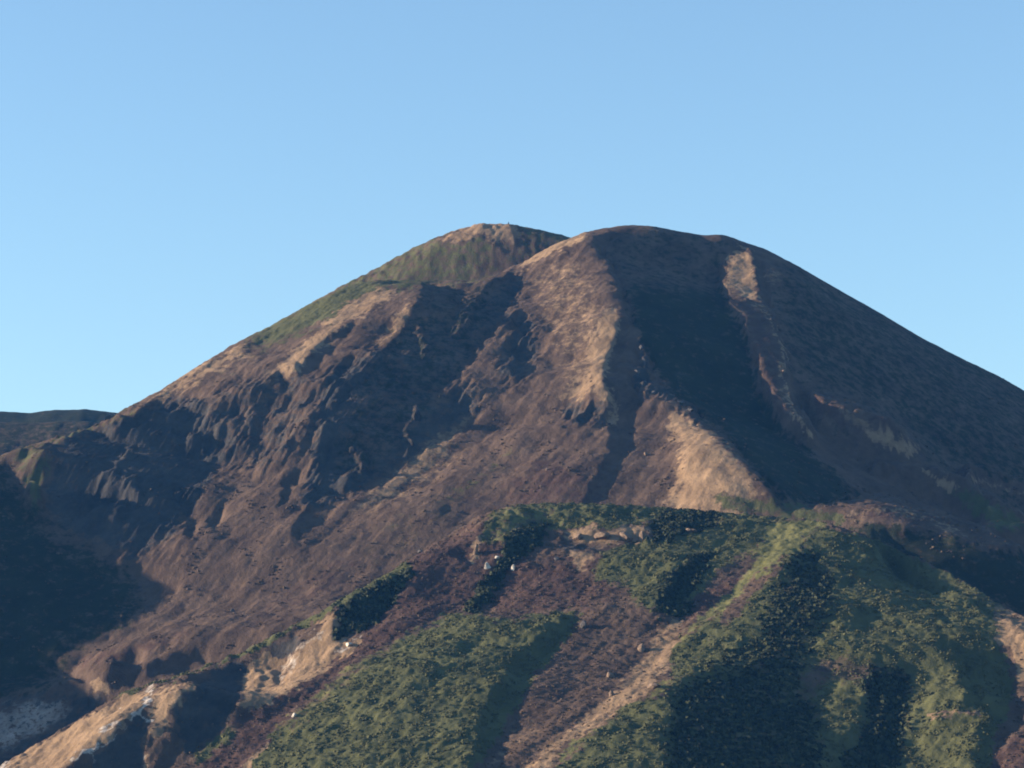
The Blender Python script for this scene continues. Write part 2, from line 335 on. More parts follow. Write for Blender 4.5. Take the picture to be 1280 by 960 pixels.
D.grow(stroke([(182, 896), (186, 905)], [3, 3], 2), 'pale', .8)
D.grow(stroke([(118, 936), (125, 958)], [3, 4], 2), 'pale', .6)
D.grow(stroke([(0, 958), (12, 950)], [4, 3], 2), 'pale', .8)
D.grow(poly([(192, 862), (248, 850), (240, 876), (215, 890), (204, 915), (190, 935), (185, 990), (172, 990), (176, 950), (188, 915)], 3), 'tan', .7)
D.grow(stroke([(186, 938), (178, 962)], [2, 3], 2), 'pale', .6)
D.grow(poly([(245, 855), (302, 820), (312, 835), (300, 862), (290, 892), (262, 932), (236, 944), (222, 922), (225, 885)], 3), 'rock', .8)  # dark rock tone painted over the shaded pocket under the rim
D.grow(poly([(180, 892), (140, 922), (120, 938), (125, 990), (175, 990), (182, 930)], 3), 'rock', .8)  # dark rock tone painted over the shaded pocket below the sulphur slope
D.grow(poly([(308, 832), (330, 815), (360, 826), (400, 776), (421, 764), (418, 800), (440, 798), (452, 800), (420, 822), (380, 846), (340, 872), (312, 888), (298, 880)], 3), 'tan')
D.grow(stroke([(400, 785), (375, 815), (350, 850)], [6, 7, 5], 4), 'pale', .45)
D.grow(poly([(335, 805), (375, 798), (385, 786), (375, 812), (350, 830), (338, 822)], 3), 'rock', .9)  # cool dark tone painted over the shade inside the orange scar
D.grow(stroke([(452, 795), (436, 806), (420, 816)], [3, 4, 3], 2), 'pale', .6)
D.grow(stroke([(450, 802), (395, 840), (315, 886)], [3, 3, 3], 2), 'tan', .9)
D.grow(stroke([(334, 930), (318, 945), (296, 970)], [3, 4, 5], 2.5), 'tan', .9)
D.grow(poly([(240, 945), (290, 905), (300, 915), (270, 940), (245, 958)], 4), 'green')
D.grow(poly([(596, 672), (606, 668), (600, 690), (590, 700), (583, 698)], 2), 'tan', .9)
# aspects
D.turn(poly([(615, 640), (660, 624), (800, 626), (800, 656), (700, 660), (600, 690)], 4), .4)
D.turn(poly([(640, 664), (684, 656), (690, 668), (655, 692), (632, 700)], 3), -.25)
D.turn(stroke([(630, 715), (600, 762)], [8, 6], 3), .0)
D.turn(stroke([(598, 670), (588, 700)], 4, 2), .6)
D.turn(poly([(603, 664), (618, 660), (608, 680), (598, 682)], 2), -.3)
D.turn(poly([(560, 680), (598, 664), (585, 700), (560, 705)], 4), -.05)
D.turn(stroke([(720, 664), (770, 664), (804, 662)], [3, 4, 4], 2), .65)
D.turn(poly([(700, 664), (714, 664), (712, 682), (702, 680)], 2), -.2)
D.turn(poly([(808, 660), (834, 644), (832, 664), (812, 678)], 2), -.35)
D.turn(poly([(782, 668), (800, 668), (800, 680), (782, 680)], 2), -.2)
D.turn(poly([(722, 690), (750, 690), (735, 716), (720, 716)], 4), .6)
D.turn(poly([(835, 650), (960, 645), (900, 690), (840, 716), (790, 720), (830, 690)], 5), .22)
D.turn(poly([(960, 655), (1030, 655), (1010, 690), (960, 710)], 6), .6)
D.turn(poly([(842, 712), (866, 698), (898, 690), (880, 712), (862, 740), (872, 752), (850, 774), (826, 766), (822, 752), (840, 735)], 3), -.2)
D.turn(stroke([(838, 700), (800, 735), (785, 748)], [4, 7, 5], 4), .5)
D.turn(poly([(300, 965), (350, 912), (400, 872), (450, 832), (500, 800), (560, 764), (600, 775), (520, 840), (420, 920), (360, 1000), (300, 1060)], 6), .5)
D.turn(poly([(520, 840), (600, 780), (660, 790), (640, 840), (600, 870), (560, 930), (450, 980)], 10), .3)
D.turn(poly([(726, 766), (700, 776), (680, 797), (655, 812), (645, 835), (622, 858), (602, 900), (598, 945), (560, 1000), (600, 1010), (640, 920), (656, 872), (668, 842), (694, 815), (714, 790)], 3), sh)
D.turn(poly([(555, 800), (600, 790), (610, 805), (560, 850), (500, 880), (510, 850)], 6), .12)
D.turn(poly([(728, 768), (790, 752), (840, 775), (800, 830), (720, 900), (620, 980), (650, 910), (690, 830)], 6), .25)
D.turn(stroke([(1030, 652), (985, 684), (950, 708), (900, 758), (850, 800), (836, 832)], [18, 13, 9, 8, 7, 5], 6), .62)
D.turn(stroke([(905, 778), (872, 812), (852, 850)], [4, 4, 5], 3), .65)
D.turn(stroke([(860, 770), (820, 840), (760, 890), (690, 940)], [5, 8, 10, 10], 5), .5)
D.turn(poly([(1020, 672), (1100, 676), (1120, 690), (1060, 740), (1000, 830), (1010, 960), (1000, 1100), (820, 1100), (832, 900), (852, 862), (870, 830), (910, 790), (960, 725)], 9), .2)
D.turn(poly([(990, 690), (1020, 690), (1030, 715), (1010, 730), (985, 715)], 4), -.25)
D.turn(poly([(840, 870), (880, 845), (960, 840), (1020, 850), (1035, 860), (1026, 900), (1040, 925), (1110, 920), (1124, 930), (1124, 1000), (830, 1060)], 5), sh)
D.turn(poly([(800, 880), (845, 868), (835, 960), (790, 1060), (700, 1060), (700, 960)], 6), .2)
D.turn(poly([(1060, 700), (1130, 692), (1220, 740), (1230, 790), (1200, 830), (1140, 850), (1100, 820), (1060, 820), (1050, 760)], 12), .17)
D.turn(stroke([(1088, 745), (1060, 775), (1052, 820)], [8, 8, 6], 5), .3)
D.turn(stroke([(1115, 770), (1085, 800)], [8, 8], 5), .28)
D.turn(poly([(1070, 752), (1095, 770), (1080, 785), (1068, 780)], 4), -.1)
D.turn(stroke([(1048, 840), (1034, 880), (1030, 910)], [8, 7, 5], 3), .6)
D.turn(poly([(1054, 838), (1085, 845), (1080, 870), (1060, 900), (1045, 915), (1045, 870)], 4), .15)
D.turn(poly([(1096, 838), (1140, 840), (1125, 870), (1128, 895), (1120, 925), (1085, 925), (1070, 915), (1078, 880)], 3), sh)
D.turn(poly([(1160, 850), (1200, 825), (1200, 890), (1150, 895), (1130, 880)], 4), .4)
D.turn(poly([(1205, 822), (1262, 806), (1272, 858), (1262, 900), (1240, 900), (1232, 888), (1204, 888)], 3), sh)
D.turn(poly([(1128, 925), (1160, 898), (1228, 888), (1235, 910), (1220, 980), (1130, 1000)], 4), .42)
D.turn(poly([(1236, 890), (1275, 870), (1280, 905), (1248, 935), (1235, 1000), (1215, 1000), (1222, 940)], 3), -.3)
D.turn(poly([(1240, 765), (1300, 775), (1300, 860), (1274, 850), (1260, 810)], 3), .5)
D.turn(poly([(1250, 935), (1300, 900), (1300, 1000), (1240, 1000)], 4), .4)
# sulphur scar
D.turn(poly([(-60, 990), (0, 957), (60, 921), (130, 885), (158, 866), (192, 860), (192, 872), (178, 888), (150, 912), (118, 936), (85, 960), (40, 1000)], 2), .85)
D.turn(poly([(180, 892), (140, 922), (120, 938), (60, 990), (150, 1040), (175, 990), (182, 930), (184, 908)], 2), sh)
D.turn(stroke([(188, 868), (184, 890), (186, 906)], 3, 2), .7)
D.turn(stroke([(120, 938), (126, 960)], 3, 2), .4)
D.turn(poly([(195, 862), (246, 852), (236, 874), (214, 888), (200, 915), (185, 940), (180, 960), (190, 900)], 3), .6)
D.turn(poly([(246, 856), (302, 818), (312, 832), (300, 862), (288, 892), (262, 930), (236, 942), (222, 922), (224, 890), (240, 878)], 3), sh)
D.turn(poly([(200, 935), (225, 930), (240, 945), (220, 975), (190, 980)], 4), .1)
D.turn(stroke([(240, 848), (300, 824), (350, 799), (400, 772)], [4, 5, 5, 4], 2), sh)
D.turn(stroke([(150, 864), (240, 838), (300, 815), (350, 790), (400, 765), (440, 745), (500, 706)], 3, 2), .3)
for a, b, w, t in [((322, 828), (308, 870), 5, .8), ((336, 826), (324, 862), 4, -.25), ((344, 840), (334, 868), 4, .7), ((352, 828), (346, 848), 4, -.2), ((366, 820), (356, 858), 6, .7), ((381, 818), (372, 838), 4, -.05),
                  ((392, 792), (378, 835), 6, .8), ((402, 806), (396, 826), 3, .0), ((410, 775), (404, 810), 7, .75)]:
    D.turn(stroke([a, b], w, 2.5), t)
D.turn(poly([(420, 766), (430, 755), (470, 738), (500, 715), (512, 716), (492, 748), (468, 780), (440, 792), (424, 808), (418, 800)], 3), -.3)
D.turn(stroke([(470, 722), (505, 702)], [5, 5], 3), .15)
D.turn(stroke([(450, 803), (395, 842), (315, 888)], 3, 2), .75)
D.turn(poly([(515, 720), (560, 690), (556, 712), (520, 745), (500, 748)], 4), .05)
D.turn(poly([(300, 880), (330, 880), (340, 890), (290, 925), (270, 930)], 4), .05)

# ------------------------------------------------------------------ terrain
def interp(tab, u):
    return np.interp(u, tab[:, 0], tab[:, 1])

def rbf_fit(P, reg=1e-4):
    P = np.array(P, float)
    sc = 300.0
    X = P[:, :2] / sc
    r = np.sqrt(((X[:, None] - X[None]) ** 2).sum(-1))
    K = r                                            # biharmonic-like, no overshoot
    n = len(P)
    M = np.zeros((n + 3, n + 3)); M[:n, :n] = K + np.eye(n) * reg
    M[:n, n] = 1; M[:n, n + 1:] = X
    M[n:, :n] = M[:n, n:].T
    w = np.linalg.solve(M, np.r_[P[:, 2], 0, 0, 0])
    def f(x, y):
        x = x / sc; y = y / sc
        out = w[n] + w[n + 1] * x + w[n + 2] * y
        for i in range(n):
            out += w[i] * np.sqrt((x - X[i, 0]) ** 2 + (y - X[i, 1]) ** 2)
        return out
    return f

tdir = (-sdir.x / math.cos(SUN_EL), -sdir.y / math.cos(SUN_EL))      # horizontal direction away from the sun

def edge(s, u, v):
    # no carving far outside the surveyed slopes
    return smooth(-240, -160, u) * smooth(1520, 1420, u) * smooth(1150, 1060, v) if True else 1

class Terrain:
    def __init__(s, xr, yr, cell, controls, sil, chart, smooth_m=18.0):
        s.cell = cell; s.chart = chart
        s.xs = np.arange(xr[0], xr[1], cell); s.ys = np.arange(yr[0], yr[1], cell)
        s.X, s.Y = np.meshgrid(s.xs, s.ys)
        f = rbf_fit(controls)
        step = 8
        cx = np.arange(xr[0] - 20, xr[1] + 40, step); cy = np.arange(yr[0] - 20, yr[1] + 40, step)
        CX, CY = np.meshgrid(cx, cy)
        coarse = f(CX, CY)
        s.H0 = s.lp(bilin(coarse, (s.X - cx[0]) / step, (s.Y - cy[0]) / step), smooth_m)
        s.sil = sil
        s.H = s.H0.copy()
        s.warp = 2.6        # raggedness of the borders, px
        s.hide = 1e5        # how far below the foothill skyline this slope still shows
    def lp(s, a, m):
        pad = int(4 * m / s.cell)
        p = np.pad(a, pad, mode='reflect', reflect_type='odd')
        ky = np.fft.fftfreq(p.shape[0], s.cell)[:, None]; kx = np.fft.rfftfreq(p.shape[1], s.cell)[None, :]
        q = np.fft.irfft2(np.fft.rfft2(p) * np.exp(-2 * (math.pi * m) ** 2 * (kx * kx + ky * ky)), s=p.shape)
        return q[pad:pad + a.shape[0], pad:pad + a.shape[1]]
    def shape(s, marks):
        """main ridges and valleys: (polyline seen on the slope, half width px, height m)"""
        for _ in range(2):
            u, v = project(s.X, s.Y, s.H)
            f = np.zeros(gu.shape)
            for pts, w, h in marks:
                f += h * blur(stroke(pts, w, w), w * .6)
            s.H = s.H0 + s.lp(bilin(f, (u - U0) / STEP - .5, (v - V0) / STEP - .5), 3)
        s.H0 = s.H.copy()
        return s
    def fix_skyline(s, it=3, sm=6.0, reach=130.0):
        """raise or lower the crest so that its outline follows the surveyed skyline"""
        for _ in range(it):
            u, v = project(s.X, s.Y, s.H)
            bins = np.arange(U0, U1, 4.0)
            ib = ((u - U0) / 4.0).astype(int)
            ok = (ib >= 0) & (ib < len(bins))
            vmin = np.full(len(bins), 1e9); np.minimum.at(vmin, ib[ok], v[ok])
            flat = np.where(ok, v, 1e9)
            yc = np.full(len(bins), np.nan)
            order = np.argsort(-flat[ok]); yb = s.Y[ok][order]; bb = ib[ok][order]
            yc[bb] = yb                               # distance of the skyline in each bearing
            good = vmin < 1e8
            bc = bins + 2
            yc = np.interp(bc, bc[good], yc[good]); vm = np.interp(bc, bc[good], vmin[good])
            k = np.exp(-.5 * (np.arange(-12, 13) / 4.0) ** 2); k /= k.sum()
            yc = np.convolve(np.pad(yc, 12, mode='edge'), k, 'valid')
            dv = vm - interp(s.sil, bc)               # positive: too low
            k2 = np.exp(-.5 * (np.arange(-6, 7) / (sm / 4.0)) ** 2); k2 /= k2.sum()
            dv = np.convolve(np.pad(dv, 6, mode='edge'), k2, 'valid')
            dz = np.interp(u, bc, dv) / F * s.Y
            w = np.exp(-.5 * ((s.Y - np.interp(u, bc, yc)) / reach) ** 2)
            s.H = s.H + dz * w
        return s
    def relief(s, extra, corner=None, it=6, lam=1 / 200., beta=.06, vit=18):
        """carve spurs and gullies so that each slope faces the low sun, or turns from it, as surveyed"""
        base = s.H.copy()
        cel, sel = math.cos(SUN_EL), math.sin(SUN_EL); te = sel / cel
        n1 = spectral(s.X.shape, s.cell, 3, 60, 1.0, seed=11); n2 = spectral(s.X.shape, s.cell, 3, 60, 1.0, seed=12)
        pad = 120
        g1 = spectral(s.X.shape, s.cell, 5, 34, .9, ang=math.radians(60), stretch=4.5, seed=13); g2 = spectral(s.X.shape, s.cell, 6, 30, .8, seed=14)
        H = base.copy()
        G = 0
        u, v = project(s.X, s.Y, base)
        keep = smooth(0, 1, (s.hide - v) / 40 + interp(SIL_FRONT, u) / 40) * edge(s, u, v) * smooth(1, 14, v - interp(s.sil, u))
        ny, nx = base.shape
        ky = np.fft.fftfreq(ny + 2 * pad, s.cell)[:, None] * 2 * math.pi; kx = np.fft.rfftfreq(nx + 2 * pad, s.cell)[None, :] * 2 * math.pi
        ker = (-1j * kx) / (kx * kx + beta * ky * ky + lam * lam) * np.exp(-.5 * (kx * kx + ky * ky) * 1.5 ** 2)
        def wanted(H):
            """chart value at each spot, and whether the survey point can see the spot at all"""
            u, v = project(s.X, s.Y, H)
            T = bilin(s.chart.T, (u + n1 * s.warp - U0) / STEP - .5, (v + n2 * s.warp - V0) / STEP - .5)
            C_ = bilin(s.chart.C, (u - U0) / STEP - .5, (v - V0) / STEP - .5)
            T = T + np.where(T > .1, g1 * (.50 * C_[..., 4] + .07) + g2 * .06 * (C_[..., 1] + C_[..., 6]), 0)
            vmin = np.minimum.accumulate(v, axis=0)
            see = v <= vmin + 2.5
            return u, v, T, see
        for i in range(it):
            u, v, T, see = wanted(H)
            gy, gx = np.gradient(H, s.cell)
            norm = np.sqrt(1 + np.minimum(gx * gx + gy * gy, 1.2))
            shade = T < .02
            # sunny and shaded rates of climb that together keep the overall form of the mountain
            sf = see.astype(float); sn = s.lp(sf, 35) + .02
            frac = s.lp((~shade) * sf, 35) / sn; rate = s.lp((gx + te) * sf, 35) / sn; Tm = s.lp(np.where(shade, 0, T) * sf, 35) / sn / (frac + .02)
            a_s = np.where(rate > .12 * frac, -.11, np.maximum((rate - .12 * frac) / (1 - frac + .05), -.6))
            a_l = np.clip((rate + .11 * (1 - frac)) / (frac + .05), .12, 1.3)
            want = np.where(shade, a_s, np.maximum(a_l * np.clip(T / (Tm + .05), .25, 2.2), .85 * T * norm / cel)) - te
            err = want - gx
            err = np.where(shade, np.minimum(err, 0) + .3 * np.maximum(err, 0), err)
            if corner is not None:      # lies in the thrown shadow of the side ridge, needs no carving
                err = err * (1 - bilin(corner, (u - U0) / STEP - .5, (v - V0) / STEP - .5)) * smooth(-60, 0, u)
            G = np.clip(G + np.where(see, err, 0) * (1.0 if i == 0 else .6), -1.6, 1.6)
            d = np.fft.irfft2(np.fft.rfft2(np.pad(G * keep, pad)) * ker, s=(ny + 2 * pad, nx + 2 * pad))[pad:-pad, pad:-pad]
            s.H = .4 * H + .6 * (base + d) if i else base + d
            s.fix_skyline(2, sm=16., reach=60.0)
            H = s.H
        u, v, T, see = wanted(H)
        ex = extra(s) * (.35 + .65 * smooth(-.1, .25, s.lp(T, 2.5)))
        H = H + ex
        # shadows thrown across neighbouring slopes
        s.M0 = None
        ky = np.fft.fftfreq(ny, s.cell)[:, None]; kx = np.fft.rfftfreq(nx, s.cell)[None, :]
        def lpk(m): return np.exp(-2 * (math.pi * m) ** 2 * (kx * kx + ky * ky))
        for i in range(vit):
            u, v, T, see = wanted(H)
            q = H + s.X * te
            if corner is not None and s.M0 is not None:
                q2 = np.concatenate([np.where(s.M0ok, s.M0, -1e3)[:, None], q], 1)
            elif corner is not None:
                c = bilin(corner, (u - U0) / STEP - .5, (v - V0) / STEP - .5) > .5
                c &= see
                last = nx - 1 - np.argmax(c[:, ::-1], axis=1)
                has = c.any(axis=1)
                m0 = np.where(has, q[np.arange(ny), last], np.nan) - 1.5
                if has.any():
                    yy = np.arange(ny); m0 = np.interp(yy, yy[has], m0[has])
                    k = np.exp(-.5 * (np.arange(-20, 21) / 7.0) ** 2); k /= k.sum()
                    s.M0 = np.convolve(np.pad(m0, 20, mode='edge'), k, 'valid'); s.M0ok = has
                    q2 = np.concatenate([np.where(has, s.M0, -1e3)[:, None], q], 1)
                else: q2 = np.concatenate([np.full((ny, 1), -1e3), q], 1)
            else:
                q2 = np.concatenate([np.full((ny, 1), -1e3), q], 1)
            M = np.maximum.accumulate(q2, axis=1)
            isrec = q2 >= M
            occ = np.maximum.accumulate(np.where(isrec, np.arange(nx + 1)[None, :], 0), axis=1)[:, :-1] - 1   # what throws the shadow here
            M = M[:, :-1]
            e = edge(s, u, v) * see
            up = np.where(T > .06, np.clip(M - q + .5, 0, 10), 0) * e
            dn = np.where(T < .0, np.clip(q - M + .8, 0, 9), 0) * e
            f = np.zeros(ny * (nx + 1))
            rows = np.arange(ny)[:, None] * (nx + 1)
            np.maximum.at(f, (rows + occ + 1).ravel(), up.ravel())
            fo = f.reshape(ny, nx + 1)[:, 1:]
            w = 3.0 if i < vit * .4 else (1.9 if i < vit * .7 else 1.2)
            kk = np.exp(-2 * (math.pi) ** 2 * (kx * kx * w * w + ky * ky * (1.7 * w) ** 2))
            def spread(f, m):
                k = lpk(m)
                ind = np.fft.irfft2(np.fft.rfft2((f > .05).astype(float)) * k, s=(ny, nx))
                val = np.fft.irfft2(np.fft.rfft2(f) * k, s=(ny, nx))
                return val / (ind + .01) * smooth(0.002, .05, ind)
            d = np.fft.irfft2(np.fft.rfft2(up * .4 - dn * .45) * kk, s=(ny, nx)) - spread(np.minimum(fo, 6), 5) * .25
            H = H + d * keep
            if i % 3 == 2:
                s.H = H; s.fix_skyline(1, sm=16., reach=40.0); H = s.H
        for _ in range(4):
            gy, gx = np.gradient(H, s.cell)
            k = np.clip(s.lp(smooth(2.4, 3.4, np.hypot(gx, gy)), 2), 0, 1)
            H = H * (1 - k) + k * s.lp(H, 3)
        s.H = H
        s.fix_skyline(2, sm=12.0, reach=14.0)
        s.u, s.v = project(s.X, s.Y, s.H)
        s.cov = bilin(s.chart.C, (s.u + n2 * 3 - U0) / STEP - .5, (s.v - n1 * 3 - V0) / STEP - .5)
        return s
    def at(s, x, y):
        return bilin(s.H, (np.asarray(x, float) - s.xs[0]) / s.cell, (np.asarray(y, float) - s.ys[0]) / s.cell)
    def build(s, name, mat):
        ny, nx = s.H.shape
        me = bpy.data.meshes.new(name)
        co = np.stack([s.X, s.Y, s.H], -1).reshape(-1, 3).astype(np.float32)
        me.vertices.add(nx * ny); me.vertices.foreach_set('co', co.ravel())
        i = (np.arange(ny - 1)[:, None] * nx + np.arange(nx - 1)[None]).ravel()
        q = np.stack([i, i + 1, i + nx + 1, i + nx], -1).astype(np.int32)
        me.loops.add(q.size); me.loops.foreach_set('vertex_index', q.ravel())
        me.polygons.add(len(q)); me.polygons.foreach_set('loop_start', np.arange(len(q), dtype=np.int32) * 4)
        me.polygons.foreach_set('use_smooth', np.ones(len(q), bool))
        for nm, ch in (('cover_a', (1, 2, 3)), ('cover_b', (4, 5, 6)), ('cover_c', (7,))):
            if len(ch) == 1:
                a = me.attributes.new(nm, 'FLOAT', 'POINT'); a.data.foreach_set('value', s.cov[..., ch[0]].astype(np.float32).ravel()); continue
            a = me.attributes.new(nm, 'FLOAT_VECTOR', 'POINT')
            a.data.foreach_set('vector', s.cov[..., list(ch)].reshape(-1, 3).astype(np.float32).ravel())
        me.update()
        me.materials.append(mat)
        o = bpy.data.objects.new(name, me); S.collection.objects.link(o)
        o['kind'] = 'structure'
        return o

# ------------------------------------------------------------------ ground material
PAL = {'brown': ((.040, .028, .023), (.118, .082, .060)), 'green': ((.040, .045, .020), (.094, .097, .044)), 'tan': ((.115, .078, .050), (.29, .200, .122)),
       'pale': ((.20, .17, .14), (.46, .41, .36)), 'rock': ((.018, .020, .023), (.068, .063, .058)), 'red': ((.040, .024, .021), (.085, .054, .044)),  # rock is dark and cool so its colour deepens the cliff shade
       'grass': ((.062, .066, .026), (.150, .146, .060)),
       'shrub_shade': ((.009, .013, .009), (.026, .032, .018))}  # darkest tone, for bushes and for painted shade alike

def ground_material(name='mountain_ground'):
    m = bpy.data.materials.new(name); m.use_nodes = True
    t = m.node_tree; N = t.nodes; L = t.links
    N.clear()
    out = N.new('ShaderNodeOutputMaterial'); bs = N.new('ShaderNodeBsdfPrincipled')
    bs.inputs['Roughness'].default_value = .95
    bs.inputs['Specular IOR Level'].default_value = .08
    L.new(bs.outputs[0], out.inputs[0])
    tc = N.new('ShaderNodeTexCoord')
    def noise(scale, det, rough=.6, streak=False):
        n = N.new('ShaderNodeTexNoise'); n.inputs['Scale'].default_value = scale; n.inputs['Detail'].default_value = det; n.inputs['Roughness'].default_value = rough
        if streak:
            mp = N.new('ShaderNodeMapping'); mp.vector_type = 'TEXTURE'
            mp.inputs['Rotation'].default_value = (0, 0, math.radians(60)); mp.inputs['Scale'].default_value = (2.6, 1, 1.3)
            L.new(tc.outputs['Object'], mp.inputs[0]); L.new(mp.outputs[0], n.inputs['Vector'])
        else: L.new(tc.outputs['Object'], n.inputs['Vector'])
        return n.outputs['Fac']
    def remap(s, a, b):
        r = N.new('ShaderNodeMapRange'); r.inputs['From Min'].default_value = a; r.inputs['From Max'].default_value = b; L.new(s, r.inputs['Value']); return r.outputs[0]
    big = remap(noise(.035, 5, .65), .32, .68); fine = remap(noise(.22, 5, .72, True), .3, .7)
    mixn = N.new('ShaderNodeMath'); mixn.operation = 'MULTIPLY_ADD'; mixn.inputs[1].default_value = .66
    half = N.new('ShaderNodeMath'); half.operation = 'MULTIPLY'; half.inputs[1].default_value = .34
    L.new(fine, half.inputs[0]); L.new(big, mixn.inputs[0]); L.new(half.outputs[0], mixn.inputs[2])
    v = mixn.outputs[0]
    def tone(k):
        x = N.new('ShaderNodeMix'); x.data_type = 'RGBA'
        L.new(v, x.inputs[0]); x.inputs[6].default_value = (*PAL[k][0], 1); x.inputs[7].default_value = (*PAL[k][1], 1)
        return x.outputs[2]
    cur = tone('brown')
    brk = remap(noise(.12, 8, .76), .28, .72)
    for attr, names in (('cover_a', ('green', 'tan', 'pale')), ('cover_b', ('rock', 'red', 'shrub_shade')), ('cover_c', ('grass',))):
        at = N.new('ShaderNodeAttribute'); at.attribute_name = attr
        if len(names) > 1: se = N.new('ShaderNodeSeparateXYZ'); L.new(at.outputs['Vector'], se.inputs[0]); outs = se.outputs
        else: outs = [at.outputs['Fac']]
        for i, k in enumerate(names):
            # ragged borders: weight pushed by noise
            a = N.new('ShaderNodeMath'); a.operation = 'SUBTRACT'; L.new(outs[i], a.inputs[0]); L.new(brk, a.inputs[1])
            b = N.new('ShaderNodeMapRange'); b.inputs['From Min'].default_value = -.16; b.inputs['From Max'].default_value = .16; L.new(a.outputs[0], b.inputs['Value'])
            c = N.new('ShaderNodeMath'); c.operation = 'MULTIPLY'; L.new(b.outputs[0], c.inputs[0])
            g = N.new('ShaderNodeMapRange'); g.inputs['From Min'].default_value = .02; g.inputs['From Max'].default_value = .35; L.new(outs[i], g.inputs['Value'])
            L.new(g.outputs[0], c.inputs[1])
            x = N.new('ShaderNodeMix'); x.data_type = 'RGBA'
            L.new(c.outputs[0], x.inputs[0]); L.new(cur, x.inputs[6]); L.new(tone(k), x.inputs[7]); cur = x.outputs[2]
    L.new(cur, bs.inputs['Base Color'])
    bp = N.new('ShaderNodeBump'); bp.inputs['Strength'].default_value = .8; bp.inputs['Distance'].default_value = 1.2
    L.new(noise(.45, 4, .75), bp.inputs['Height']); L.new(bp.outputs[0], bs.inputs['Normal'])
    return m

GM = ground_material()

def covmap(s, i):
    u, v = project(s.X, s.Y, s.H)
    return bilin(s.chart.C[..., i], (u - U0) / STEP - .5, (v - V0) / STEP - .5)

def extra_main(s):
    sh = s.X.shape
    gul = spectral(sh, s.cell, 4, 110, 1.7, ang=math.radians(62), stretch=3.6, seed=3)
    med = spectral(sh, s.cell, 3, 40, 1.4, seed=4)
    fin = spectral(sh, s.cell, 2.5, 9, .6, seed=5)
    rock = covmap(s, 4); tan = covmap(s, 2); shrub_shade = covmap(s, 6)
    rk = 1 - np.abs(spectral(sh, s.cell, 4, 34, 1.1, ang=math.radians(64), stretch=4.2, seed=6)) * 1.2
    return gul * (.9 + .8 * rock) * (1 - .6 * shrub_shade) + med * (.38 + .8 * rock) * (1 - .5 * shrub_shade) + fin * (.07 + .08 * rock) + rk * rock * 2.6

def extra_front(s):
    sh = s.X.shape
    gul = spectral(sh, s.cell, 4, 90, 1.6, ang=math.radians(55), stretch=3.2, seed=23)
    med = spectral(sh, s.cell, 4, 22, 1.0, seed=24)
    fin = spectral(sh, s.cell, 2.0, 7, .5, seed=25)
    green = covmap(s, 1) + covmap(s, 6)
    lump = spectral(sh, s.cell, 3.5, 9, .3, seed=26); big = spectral(sh, s.cell, 9, 28, .6, seed=27)
    return gul * .75 + med * .35 + fin * .06 + np.maximum(lump, -.6) * .12 * green + big * .40 * green

# --- main cone
P = []
YM = np.array([(-260, 2000), (-100, 2080), (0, 2150), (130, 2240), (300, 2340), (430, 2420), (560, 2480), (720, 2510), (880, 2520), (1000, 2540), (1280, 2640), (1540, 2720)], float)
YMB = np.array([(-260, 1700), (0, 1790), (240, 1840), (430, 1870), (560, 1900), (700, 1935), (1020, 1945), (1280, 1960), (1540, 2000)], float)   # foot of the cone
for u in range(-260, 1541, 90):
    vs = interp(SIL, u); yc = interp(YM, u); yb = interp(YMB, u); vb = interp(SIL_FRONT, u) + 30
    for f, e in [(0, 0), (.03, .075), (.1, .17), (.25, .34), (.45, .54), (.7, .76), (1, 1), (1.25, 1.2)]:
        P.append(point(u, vs + (vb - vs) * f, yc + (yb - yc) * e))
    x, y, z = point(u, vs, yc)
    P.append((x, y + 60, z - 14)); P.append((x, y + 200, z - 100)); P.append((x, y + 500, z - 300))
MAIN = Terrain((-760, 800), (1560, 2860), 1.3, P, SIL, A)
MAIN.fix_skyline(3)
MAIN.H0 = MAIN.H.copy()
MAIN.shape([([(800, 430), (850, 515), (900, 575), (940, 650)], 22, 30), ([(850, 400), (925, 500), (1000, 580)], 30, -14), ([(935, 330), (960, 420), (1010, 545)], 16, 9),
            ([(768, 440), (770, 520), (742, 625)], 12, -9), ([(690, 330), (745, 400), (745, 460)], 24, 8), ([(1060, 645), (1150, 650), (1280, 688), (1400, 720)], 14, 8), ([(1160, 595), (1280, 660)], 10, 7),
            ([(618, 380), (565, 450), (490, 560), (440, 615)], 22, -18), ([(560, 370), (545, 420), (500, 480)], 14, -9), ([(512, 385), (470, 440), (418, 495), (400, 590)], 9, 9), ([(592, 355), (570, 415)], 6, 6),
            ([(440, 410), (385, 465)], 8, -8), ([(166, 556), (107, 632)], 7, 7), ([(250, 560), (200, 600), (220, 640)], 16, -10), ([(290, 680), (320, 740), (240, 815)], 26, 9), ([(350, 480), (320, 550)], 7, -5)])
CORNER = np.clip(poly([(-260, 640), (0, 640), (150, 600), (215, 640), (192, 662), (175, 690), (168, 706), (200, 722), (224, 736), (196, 766), (150, 785), (110, 805), (76, 824), (78, 838), (120, 850), (150, 900), (0, 1160), (-260, 1160)], 3), 0, 1)
MAIN.hide = 70
MAIN.relief(extra_main, CORNER)
MAIN.build('mountain', GM)

# --- back summit
P = []
for u in range(180, 861, 60):
    vs = interp(SIL_BACK, u)
    for dv, dy in [(0, 0), (10, -25), (40, -75), (80, -140), (130, -220)]:
        P.append(point(u, vs + dv, 2640 + dy))
    x, y, z = point(u, vs, 2640)
    P.append((x, y + 50, z - 10)); P.append((x, y + 200, z - 100))
BACK = Terrain((-380, 190), (2420, 2840), 1.5, P, SIL_BACK, B)
BACK.fix_skyline(3)
BACK.relief(lambda s: spectral(s.X.shape, s.cell, 6, 40, 1.0, seed=31) * .6 + spectral(s.X.shape, s.cell, 3, 9, .6, seed=32) * .13)
BACK.build('summit_ridge', GM)

